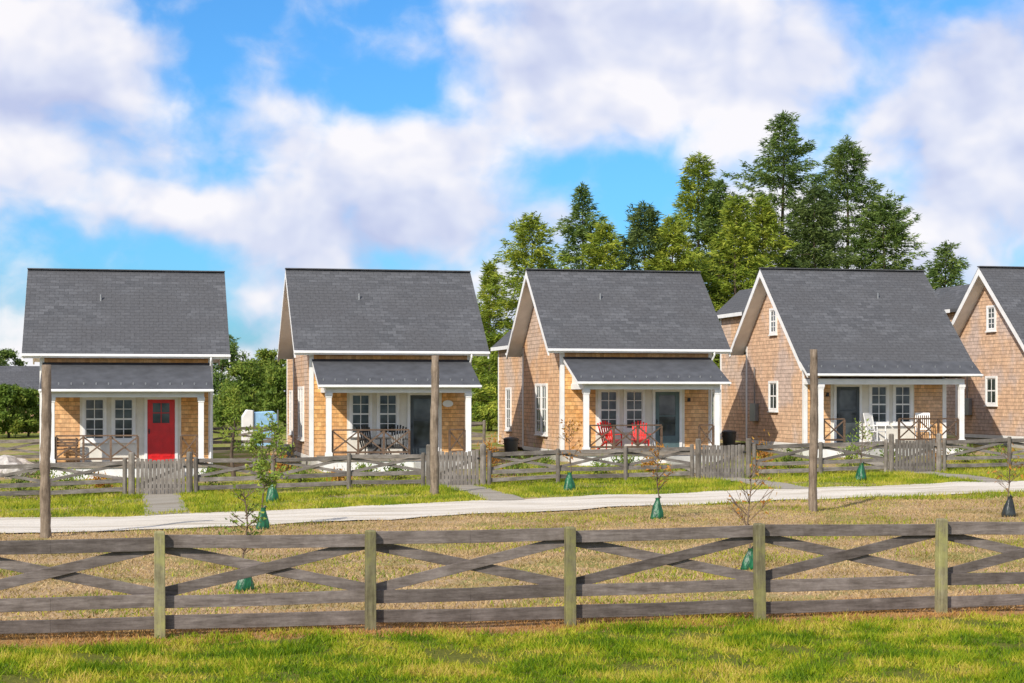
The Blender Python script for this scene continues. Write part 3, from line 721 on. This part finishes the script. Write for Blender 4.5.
# ------------------------------------------------------------------ saplings and water bags
def water_bag(x, y, label, mat='bag', h=.50, r=.155):
    n = 20; mb = MB(); vs = []; prof = [(0, .95), (.04, 1.08), (.15, 1.05), (.35, .92), (.6, .70), (.8, .46), (.92, .34), (1.0, .42)]
    ph = random.uniform(0, 6)
    for t, rr in prof:
        for k in range(n):
            a = 2*math.pi*k/n; w = 1+.10*math.sin(3*a+ph+t*2)+.07*math.sin(7*a+ph)+.05*math.sin(t*9+a)
            vs.append((rr*r*w*math.cos(a)+.05*t, rr*r*w*.9*math.sin(a), h*t))
    fs = [(i*n+k, i*n+(k+1) % n, (i+1)*n+(k+1) % n, (i+1)*n+k) for i in range(len(prof)-1) for k in range(n)]
    fs.append(tuple(range(n))[::-1]); mb.add(vs, fs)
    t = thing('watering_bag', label, 'watering bag', (x, y, gz(x, y)-.01), random.uniform(-1, 1), 'watering bags round the young trees')
    mb.build('bag', M[mat], t, 0, True)
    mb = MB(); mb.tube([(.05, 0, h*.93), (.08, -.03, h*1.06), (.12, -.05, h*1.02)], [.015, .022, .012], 6); mb.build('strap', M['bag_black'], t)
def sapling(x, y, H, label, mat, nleaf, seed, spread=.5, up=1.0, leaf=1.0):
    rd = random.Random(seed); t = thing('young_tree', label, 'young tree', (x, y, gz(x, y)), 0, 'young trees along the path')
    mb = MB(); pts = [(.04*math.sin(i*1.3+seed), .03*math.cos(i+seed), -.1+(H+.1)*i/6) for i in range(7)]
    mb.tube(pts, [.018*(1-.75*i/6)+.003 for i in range(7)], 6); tips = []
    for i in range(18):
        tt = rd.uniform(.36, .95); z = H*tt; a = rd.uniform(0, 6.28); L = spread*(1.15-tt)*rd.uniform(.6, 1.2)+.12
        p0 = (0, 0, z); p1 = (math.cos(a)*L*.5, math.sin(a)*L*.5, z+L*.35*up); p2 = (math.cos(a)*L, math.sin(a)*L, z+L*.9*up)
        mb.tube([p0, p1, p2], [.008, .006, .003], 4); tips += [p1, p2, ((p1[0]+p2[0])/2, (p1[1]+p2[1])/2, (p1[2]+p2[2])/2)]
        for j in range(2):
            b = a+rd.uniform(-1, 1); l2 = L*.45; q = (p1[0]+math.cos(b)*l2, p1[1]+math.sin(b)*l2, p1[2]+l2*.6*up)
            mb.tube([p1, q], [.005, .0025], 4); tips.append(q)
    mb.build('trunk', M['twig'], t)
    if nleaf:
        tp = np.array(tips)[rng.integers(0, len(tips), nleaf)]+rng.normal(size=(nleaf, 3))*.06
        D = rng.normal(size=(nleaf, 3)); D[:, 2] -= .3; D /= np.linalg.norm(D, axis=1)[:, None]
        tri_mesh('leaves', sprays(tp, D, rng.uniform(.05, .10, nleaf)*leaf, rng.uniform(.03, .055, nleaf)*leaf), M[mat], t)
SB = [
 (243, 25.4, 1.45, 'sapleaf', 170, .25, 'green watering bag seen through the near fence, at the left', 'leafy young tree behind the near fence, leftmost', 'bag'),
 (262, 38.3, 2.2, 'sapleaf', 620, .5, 'green watering bag at the near edge of the path, left part', 'young tree at the near edge of the path, left part', 'bag'),
 (272, 47.6, 2.4, 'sapleaf', 420, .45, 'green watering bag on the grass before the fence, between the two left cottages', 'leafy young tree before the fence between the two left cottages', 'bag'),
 (569, 48.6, 2.1, 'autumn', 80, .4, 'green watering bag on the grass before the red chairs cottage', 'thin reddish young tree before the red chairs cottage', 'bag'),
 (657, 38.6, 1.7, 'autumn', 80, .4, 'green watering bag at the near edge of the path, centre right', 'thin orange tinged young tree at the near edge of the path, centre right', 'bag'),
 (748, 26.8, 1.65, 'autumn', 50, .55, 'small green watering bag seen through the near fence, right part', 'almost bare spreading young tree behind the near fence', 'bag'),
 (861, 49.6, 1.9, 'sapleaf', 110, .4, 'green watering bag before the rocking chairs cottage', 'small young tree before the rocking chairs cottage', 'bag'),
 (1008, 37.6, 1.6, 'autumn', 35, .4, 'black watering bag at the right edge of the photo', 'thin young tree at the right edge of the photo', 'bag_black')]
for i, (px, Y, h, mt, n, sp, lb, lt, bm_) in enumerate(SB):
    x = at(px, Y); near = Y < 30; mid = 30 < Y < 45
    water_bag(x, Y, lb, bm_, .36 if near else .50 if mid else .56, .13 if near else .155 if mid else .18); sapling(x+.03, Y+.01, h, lt, mt, n, 40+i, sp, 1.0 if i != 5 else 1.3, 1.0 if near else 1.4)
leafy_tree(233, 57.0, 384, .55, 'sapleaf', 77, 'slender yellow green young tree right of the red door cottage porch', None, 30, 36, low=.3, name='young_tree', leaf=.11, cs=.5)

# ------------------------------------------------------------------ garden plants
def plant(x, y, h, r, mat, label, n=260):
    t = thing('garden_plant', label, 'plant', (x, y, gz(x, y)), 0, 'low plants along the cottage fences')
    P = rng.normal(size=(n, 3))*np.array([r*.45, r*.45, h*.26])+np.array([0, 0, h*.5]); P[:, 2] = np.abs(P[:, 2])
    D = rng.normal(size=(n, 3))*.6; D[:, 2] += .7; D /= np.linalg.norm(D, axis=1)[:, None]
    tri_mesh('foliage', sprays(P, D, rng.uniform(.08, .2, n), rng.uniform(.03, .07, n)), M[mat], t)
    mb = MB()
    for k in range(5):
        a = k*1.26; mb.tube([(0, 0, -.05), (math.cos(a)*r*.4, math.sin(a)*r*.4, h*.7)], [.012, .005], 4)
    mb.build('stem', M['twig'], t)
PL = [(70, 54.4, .6, .55, 'sapleaf', 'yellowish bushy plant behind the fence left of the red door cottage gate'), (100, 55.2, .4, .35, 'autumn', 'small orange plant left of the red door cottage gate'),
      (22, 54.6, .5, .45, 'leafy', 'green plant behind the fence at the left edge'), (212, 55.0, .6, .4, 'leafy', 'green plant right of the red door cottage gate'), (300, 55.3, .5, .45, 'sapleaf', 'light green plant before the plaque cottage porch, left'),
      (340, 54.6, .4, .4, 'autumn', 'reddish low plant before the plaque cottage porch'), (395, 55.3, .5, .4, 'leafy', 'green plant before the plaque cottage railing'), (490, 55.0, 1.3, .35, 'autumn', 'tall reddish shrub between the plaque cottage and the red chairs cottage'),
      (515, 55.4, .6, .45, 'leafy', 'green plant left of the red chairs cottage'), (600, 55.0, .45, .4, 'sapleaf', 'light green plant under the red chairs'), (650, 55.2, .4, .35, 'autumn', 'orange plant near the red chairs cottage steps'),
      (765, 55.2, .9, .45, 'autumn', 'orange shrub left of the rocking chairs cottage'), (790, 55.0, .6, .4, 'leafy', 'green plant left of the rocking chairs cottage post'), (850, 55.1, .9, .35, 'sapleaf', 'upright light plant before the rocking chairs porch'), (965, 55.2, .6, .4, 'leafy', 'green plant right of the rocking chairs cottage'), (1000, 54.8, .6, .5, 'sapleaf', 'light green plant at the right edge by the fence'),
      (45, 56, .7, .4, 'sapleaf', 'light plant at the left corner of the red door cottage porch'), (283, 56.2, .8, .4, 'autumn', 'rusty shrub at the left corner of the plaque cottage'), (365, 55.8, .45, .4, 'sapleaf', 'light plant before the middle of the plaque cottage porch'),
      (545, 55.6, .7, .4, 'sapleaf', 'light shrub at the left corner of the red chairs cottage'), (625, 56, .5, .45, 'leafy', 'dark green plant under the red chairs railing'), (890, 55.9, .5, .45, 'leafy', 'dark green plant before the rocking chairs railing'), (935, 55.6, .5, .4, 'autumn', 'small orange plant before the rocking chairs porch, right')]
for i, (px, Y, h, r, mt, lb) in enumerate(PL): plant(at(px, Y), Y, h, r, mt, lb)

# ------------------------------------------------------------------ chairs and porch things
def slat_chair(x, y, z, rz, label, mat):
    t = thing('slatted_chair', label, 'chair', (x, y, z), rz)
    mb = MB()
    for i in range(5): mb.beam((-.27, -.3+.11*i, .40-.035*i), (.27, -.3+.11*i, .40-.035*i), .09, .02)
    mb.build('seat', mat, t, .004)
    mb = MB()
    for i in range(6):
        a = -.23+.092*i; h = 1.08-.10*abs(i-2.5)/2.5
        mb.beam((a*.8, .18, .28), (a*1.08, .48, h), .058, .02, (0, -1, 0))
    mb.beam((-.24, .30, .55), (.24, .30, .55), .02, .06); mb.build('backrest', mat, t, .004)
    for sx in (-1, 1):
        mb = MB(); mb.beam((sx*.33, -.36, .60), (sx*.33, .34, .57), .10, .024); mb.build('armrest', mat, t, .004)
        mb = MB(); mb.beam((sx*.30, -.28, 0.02), (sx*.30, -.28, .585), .05, .03, (1, 0, 0)); mb.build('leg', mat, t, .003)
        mb = MB(); mb.beam((sx*.28, -.26, .36), (sx*.28, .48, .02), .03, .07); mb.build('leg', mat, t, .003)
def rocking_chair(x, y, z, rz, label, mat):
    t = thing('rocking_chair', label, 'chair', (x, y, z), rz)
    mb = MB()
    for i in range(6): mb.box((-.25, -.24+.085*i, .43), (.25, -.17+.085*i, .455))
    mb.build('seat', mat, t, .003)
    mb = MB()
    for s in (-1, 1): mb.beam((s*.24, .24, .40), (s*.25, .40, 1.12), .035, .035)
    for i in range(6): a = -.18+.072*i; mb.beam((a, .27, .52), (a, .385, 1.04), .03, .015, (0, -1, 0))
    mb.beam((-.25, .265, .52), (.25, .265, .52), .025, .05); mb.beam((-.26, .39, 1.08), (.26, .39, 1.08), .025, .10); mb.build('backrest', mat, t, .003)
    for s in (-1, 1):
        mb = MB(); mb.beam((s*.28, -.28, .66), (s*.28, .33, .67), .07, .022); mb.build('armrest', mat, t, .003)
        mb = MB(); mb.beam((s*.26, -.22, .06), (s*.26, -.22, .65), .035, .035); mb.build('leg', mat, t, .003)
        mb = MB(); mb.beam((s*.26, .22, .06), (s*.26, .25, .42), .035, .035); mb.build('leg', mat, t, .003)
        mb = MB(); pts = [(s*.26, -.42+.95*i/8, .02+.10*((i-4)/4)**2) for i in range(9)]
        for i in range(8): mb.beam(pts[i], pts[i+1], .03, .045)
        mb.build('rocker', mat, t)
def on(hi, lx, ly): return (HX[hi]+lx, 59.75+ly, HB[hi])
slat_chair(*on(2, -1.35, -1.2), R(12), 'red slatted chair on the porch, left of the two', M['red'])
slat_chair(*on(2, -.25, -1.2), R(-14), 'red slatted chair on the porch, right of the two, nearer the door', M['red'])
rocking_chair(*on(3, -.30, -.75), R(30), 'white rocking chair on the porch, left of the two', M['white'])
rocking_chair(*on(3, 1.55, -.75), R(-25), 'white rocking chair on the porch, right of the two', M['white'])
slat_chair(*on(1, -.9, -.9), R(20), 'dark slatted chair on the plaque cottage porch, left', M['black'])
slat_chair(*on(1, .05, -.9), R(-20), 'dark slatted chair on the plaque cottage porch, right', M['black'])
def bench(x, y, z, label, mat, w=1.2):
    t = thing('wooden_bench', label, 'bench', (x, y, z))
    mb = MB()
    for i in range(4): mb.box((-w/2, -.2+i*.11, .43), (w/2, -.11+i*.11, .46))
    mb.build('seat', mat, t, .004); mb = MB()
    for i in range(3): mb.box((-w/2, .26, .52+i*.10), (w/2, .285, .59+i*.10))
    mb.build('backrest', mat, t, .004)
    for sx in (-1, 1):
        for y_ in (-.18, .22):
            mb = MB(); mb.box((sx*(w/2-.06)-.03, y_-.03, 0), (sx*(w/2-.06)+.03, y_+.03, .43 if y_ < 0 else .82)); mb.build('leg', mat, t, .003)
bench(*on(0, -2.0, -.6), 'brown wooden bench on the porch of the red door cottage', M['brownrail'], .8)
def bin_(x, y, label):
    t = thing('round_bin', label, 'rubbish bin', (x, y, gz(x, y)), R(8)); mb = MB()
    mb.tube([(0, 0, .02), (0, 0, .05), (0, 0, .70), (0, 0, .74)], [.20, .215, .27, .275], 16); mb.build('body', M['bin'], t, 0, True)
    mb = MB(); mb.tube([(0, 0, .742), (0, 0, .78), (0, 0, .83), (0, 0, .86)], [.29, .29, .22, .05], 16); mb.build('lid', M['bin'], t, 0, True)
    for s in (-1, 1):
        mb = MB(); mb.tube([(s*.265, -.06, .60), (s*.31, 0, .62), (s*.265, .06, .60)], [.015, .015, .015], 6); mb.build('handle', M['black'], t)
bin_(at(287, 60.5), 60.5, 'dark round bin by the left wall of the plaque cottage')
bin_(at(511, 61.6), 61.6, 'dark round bin by the left wall of the red chairs cottage')
bin_(at(729, 63), 63, 'dark round bin left of the rocking chairs cottage')
def boulder(px, Y, r, label, seed):
    x = at(px, Y); bm = bmesh.new(); bmesh.ops.create_icosphere(bm, subdivisions=2, radius=r); rd = random.Random(seed)
    for v in bm.verts:
        v.co *= 1+.18*math.sin(v.co.x*9/r*.3+seed)+rd.uniform(-.12, .12); v.co.z *= .7
    me = bpy.data.meshes.new('boulder'); bm.to_mesh(me); bm.free(); me.materials.append(M['stone'])
    o = bpy.data.objects.new('boulder', me); C.objects.link(o); o.location = (x, Y, gz(x, Y)+r*.4); tag(o, label, 'stone', 'pale boulders left of the red door cottage')
boulder(4, 60, .6, 'largest pale boulder at the left edge behind the fence', 1); boulder(15, 59, .45, 'middle pale boulder behind the fence at the left', 2); boulder(25, 60.5, .5, 'pale boulder nearest the red door cottage', 3)
def shelter():
    Y = 76; x = at(259, Y); g = gz(x, Y); t = thing('tarp_shelter', 'pale blue and white tarp shelter in the gap right of the red door cottage', 'shelter', (x, Y, g))
    mb = MB()
    mb.prism_y([(-.25, 0), (.75, 0), (.75, 1.5), (.6, 1.65), (-.25, 1.60)], -.5, .5); mb.build('tarp', M['tarp'], t, .04)
    mb = MB(); mb.prism_y([(-.75, 0), (-.26, 0), (-.26, 1.68), (-.55, 1.72), (-.75, 1.4)], -.45, .45); mb.build('side_flap', M['white'], t, .03)
    mb = MB()
    for s in (-.28, .78): mb.tube([(s, -.55, 0), (s, -.55, 1.7)], [.03, .03], 6)
    mb.build('frame', M['metal'], t)
shelter()
def far_house(px, Y, top, label, w=9):
    x = at(px, Y); u = (px-512)/F; zt = CAMZ+Y*(HY-top)/(F*(CT-u*ST)); g = gz(x, Y); H = zt-g
    t = thing('distant_house', label, 'house', (x, Y, g)); e = H*.66
    mb = MB(); mb.add([(a, b, c) for a in (-w/2, w/2) for b, c in ((-3, -.2), (3, -.2), (3, e), (0, H-.15), (-3, e))], [(0, 1, 2, 3, 4), (9, 8, 7, 6, 5)]+[(i, 5+i, 5+(i+1) % 5, (i+1) % 5) for i in range(5)]); mb.build('wall', M['cedar_grey'], t)
    mb = MB(); mb.prism_x([(-3.4, e-.15), (0, H), (3.4, e-.15), (3.4, e-.3), (0, H-.15), (-3.4, e-.3)], -w/2-.3, w/2+.3); mb.build('roof', M['roof'], t)
    mb = MB(); mb.box((-w/2-.3, -3.45, e-.32), (w/2+.3, -3.401, e-.14)); mb.build('gutter', M['white'], t)
    for dx in (-w*.25, w*.25): window(t, 'y', (dx, e*.55), -3, .7, 1.2, 2, 2)
far_house(31, 112, 366, 'distant grey roofed house at the left edge, behind the trees', 3.6)

# ------------------------------------------------------------------ sky and light
SUN_EL, SUN_AZ = R(35), R(-136)
sd = Vector((math.sin(SUN_AZ)*math.cos(SUN_EL), math.cos(SUN_AZ)*math.cos(SUN_EL), math.sin(SUN_EL)))
L = bpy.data.lights.new('sun', 'SUN'); L.energy = 5.0; L.angle = R(.5); L.color = (1, .92, .80)
lo = bpy.data.objects.new('sun', L); C.objects.link(lo); lo.rotation_euler = sd.to_track_quat('Z', 'Y').to_euler(); lo.location = (0, 0, 30)
w = bpy.data.worlds.new('World'); bpy.context.scene.world = w; w.use_nodes = True
nt = w.node_tree; nt.nodes.clear(); out = nt.nodes.new('ShaderNodeOutputWorld')
sky = nt.nodes.new('ShaderNodeTexSky'); sky.sky_type = 'NISHITA'; sky.sun_disc = False; sky.sun_elevation = SUN_EL; sky.sun_rotation = SUN_AZ
tint = mixc(nt, 1.0, sky.outputs[0], (.38, .90, 1.42), 'MULTIPLY')
b1 = nt.nodes.new('ShaderNodeBackground'); b1.inputs[1].default_value = .12; nt.links.new(tint, b1.inputs[0])
tc = nt.nodes.new('ShaderNodeTexCoord'); d = tc.outputs['Generated']
def vm(op, a, b=None):
    n = nt.nodes.new('ShaderNodeVectorMath'); n.operation = op
    for i, v in enumerate((a, b)):
        if v is None: continue
        if isinstance(v, (tuple, Vector)): n.inputs[i].default_value = tuple(v)
        else: nt.links.new(v, n.inputs[i])
    return n
def pdir(px, py):
    u = (px-512)/F; v = (HY-py)/F
    return Vector((ST+u*CT, CT-u*ST, v)).normalized()
def cloudnoise(off, detail=8, rough=.53):
    o = vm('ADD', d, off).outputs[0]; o = vm('MULTIPLY', o, (1, 1, 1.25)).outputs[0]
    warp = nt.nodes.new('ShaderNodeTexNoise'); warp.inputs['Scale'].default_value = 14; warp.inputs['Detail'].default_value = 3; nt.links.new(o, warp.inputs['Vector'])
    wv = vm('MULTIPLY', vm('SUBTRACT', warp.outputs[1], (.5, .5, .5)).outputs[0], (.035, .035, .035)).outputs[0]
    o2 = vm('ADD', o, wv).outputs[0]
    base = noise(nt, o2, 9.5, detail, rough)
    vo = nt.nodes.new('ShaderNodeTexVoronoi'); vo.feature = 'F1'; vo.inputs['Scale'].default_value = 24
    nt.links.new(o2, vo.inputs['Vector'])
    puff = mathn(nt, 'MULTIPLY', mathn(nt, 'SUBTRACT', .5, vo.outputs['Distance']), .13)
    return mathn(nt, 'ADD', base, puff)
n0 = cloudnoise((.37, .1, .2)); s0 = cloudnoise((.37, .1, .2), 4); s1 = cloudnoise((.37+.008, .1, .2+.018), 4)
dens = mathn(nt, 'ADD', n0, .075)
holes = [(190, 150, 80, 70, -.20), (225, 75, 50, 45, -.17), (130, 8, 80, 18, -.14), (350, 14, 100, 28, -.24), (400, 90, 70, 24, -.17), (320, 70, 30, 60, -.08), (630, 172, 80, 30, -.18), (520, 165, 50, 40, -.10), (950, 0, 90, 20, -.13), (830, 120, 25, 40, -.06), (60, 240, 60, 30, -.05), (500, 60, 30, 40, -.06), (880, 60, 30, 30, -.05),
         (50, 110, 60, 80, .12), (200, 215, 45, 20, .14), (290, 130, 40, 60, .12), (425, 150, 45, 16, .17), (660, 55, 150, 55, .18), (960, 150, 90, 90, .18), (400, 235, 150, 30, .10), (60, 40, 50, 30, .08)]
for px, py, rx, ry, wt in holes:
    c = pdir(px, py); v = vm('MULTIPLY', vm('SUBTRACT', d, c).outputs[0], (F/rx, F/rx, F/ry)).outputs[0]
    q = nt.nodes.new('ShaderNodeVectorMath'); q.operation = 'DOT_PRODUCT'; nt.links.new(v, q.inputs[0]); nt.links.new(v, q.inputs[1])
    g = mathn(nt, 'EXPONENT', mathn(nt, 'MULTIPLY', q.outputs['Value'], -.6)); dens = mathn(nt, 'ADD', dens, mathn(nt, 'MULTIPLY', g, wt))
mask = ramp_out(nt, dens, .38, .62)
rel = mathn(nt, 'ADD', mathn(nt, 'MULTIPLY', mathn(nt, 'SUBTRACT', s0, s1), 2.6), .62)
soft = noise(nt, vm('MULTIPLY', d, (1, 1, 1.6)).outputs[0], 6.5, 3)
rel = mathn(nt, 'ADD', rel, mathn(nt, 'MULTIPLY', mathn(nt, 'SUBTRACT', soft, .5), 1.3))
cr = ramp(nt, [(.1, (.55, .60, .83)), (.5, (.74, .77, .92)), (.9, (1.0, .97, .99))]); nt.links.new(rel, cr.inputs[0])
b2 = nt.nodes.new('ShaderNodeBackground'); b2.inputs[1].default_value = 1.0; nt.links.new(cr.outputs[0], b2.inputs[0])
mx = nt.nodes.new('ShaderNodeMixShader'); nt.links.new(mathn(nt, 'MULTIPLY', mask, .96), mx.inputs[0]); nt.links.new(b1.outputs[0], mx.inputs[1]); nt.links.new(b2.outputs[0], mx.inputs[2])
nt.links.new(mx.outputs[0], out.inputs[0])

# ------------------------------------------------------------------ camera
cam = bpy.data.cameras.new('camera'); co = bpy.data.objects.new('camera', cam); C.objects.link(co)
cam.sensor_width = 36; cam.lens = F/1024*36; cam.shift_y = (HY-341.5)/1024; cam.clip_end = 5000
co.location = (0, 0, CAMZ); co.rotation_euler = (R(90), 0, -TH)
S = bpy.context.scene; S.camera = co
S.view_settings.view_transform = 'Standard'; S.view_settings.look = 'None'; S.view_settings.exposure = 0
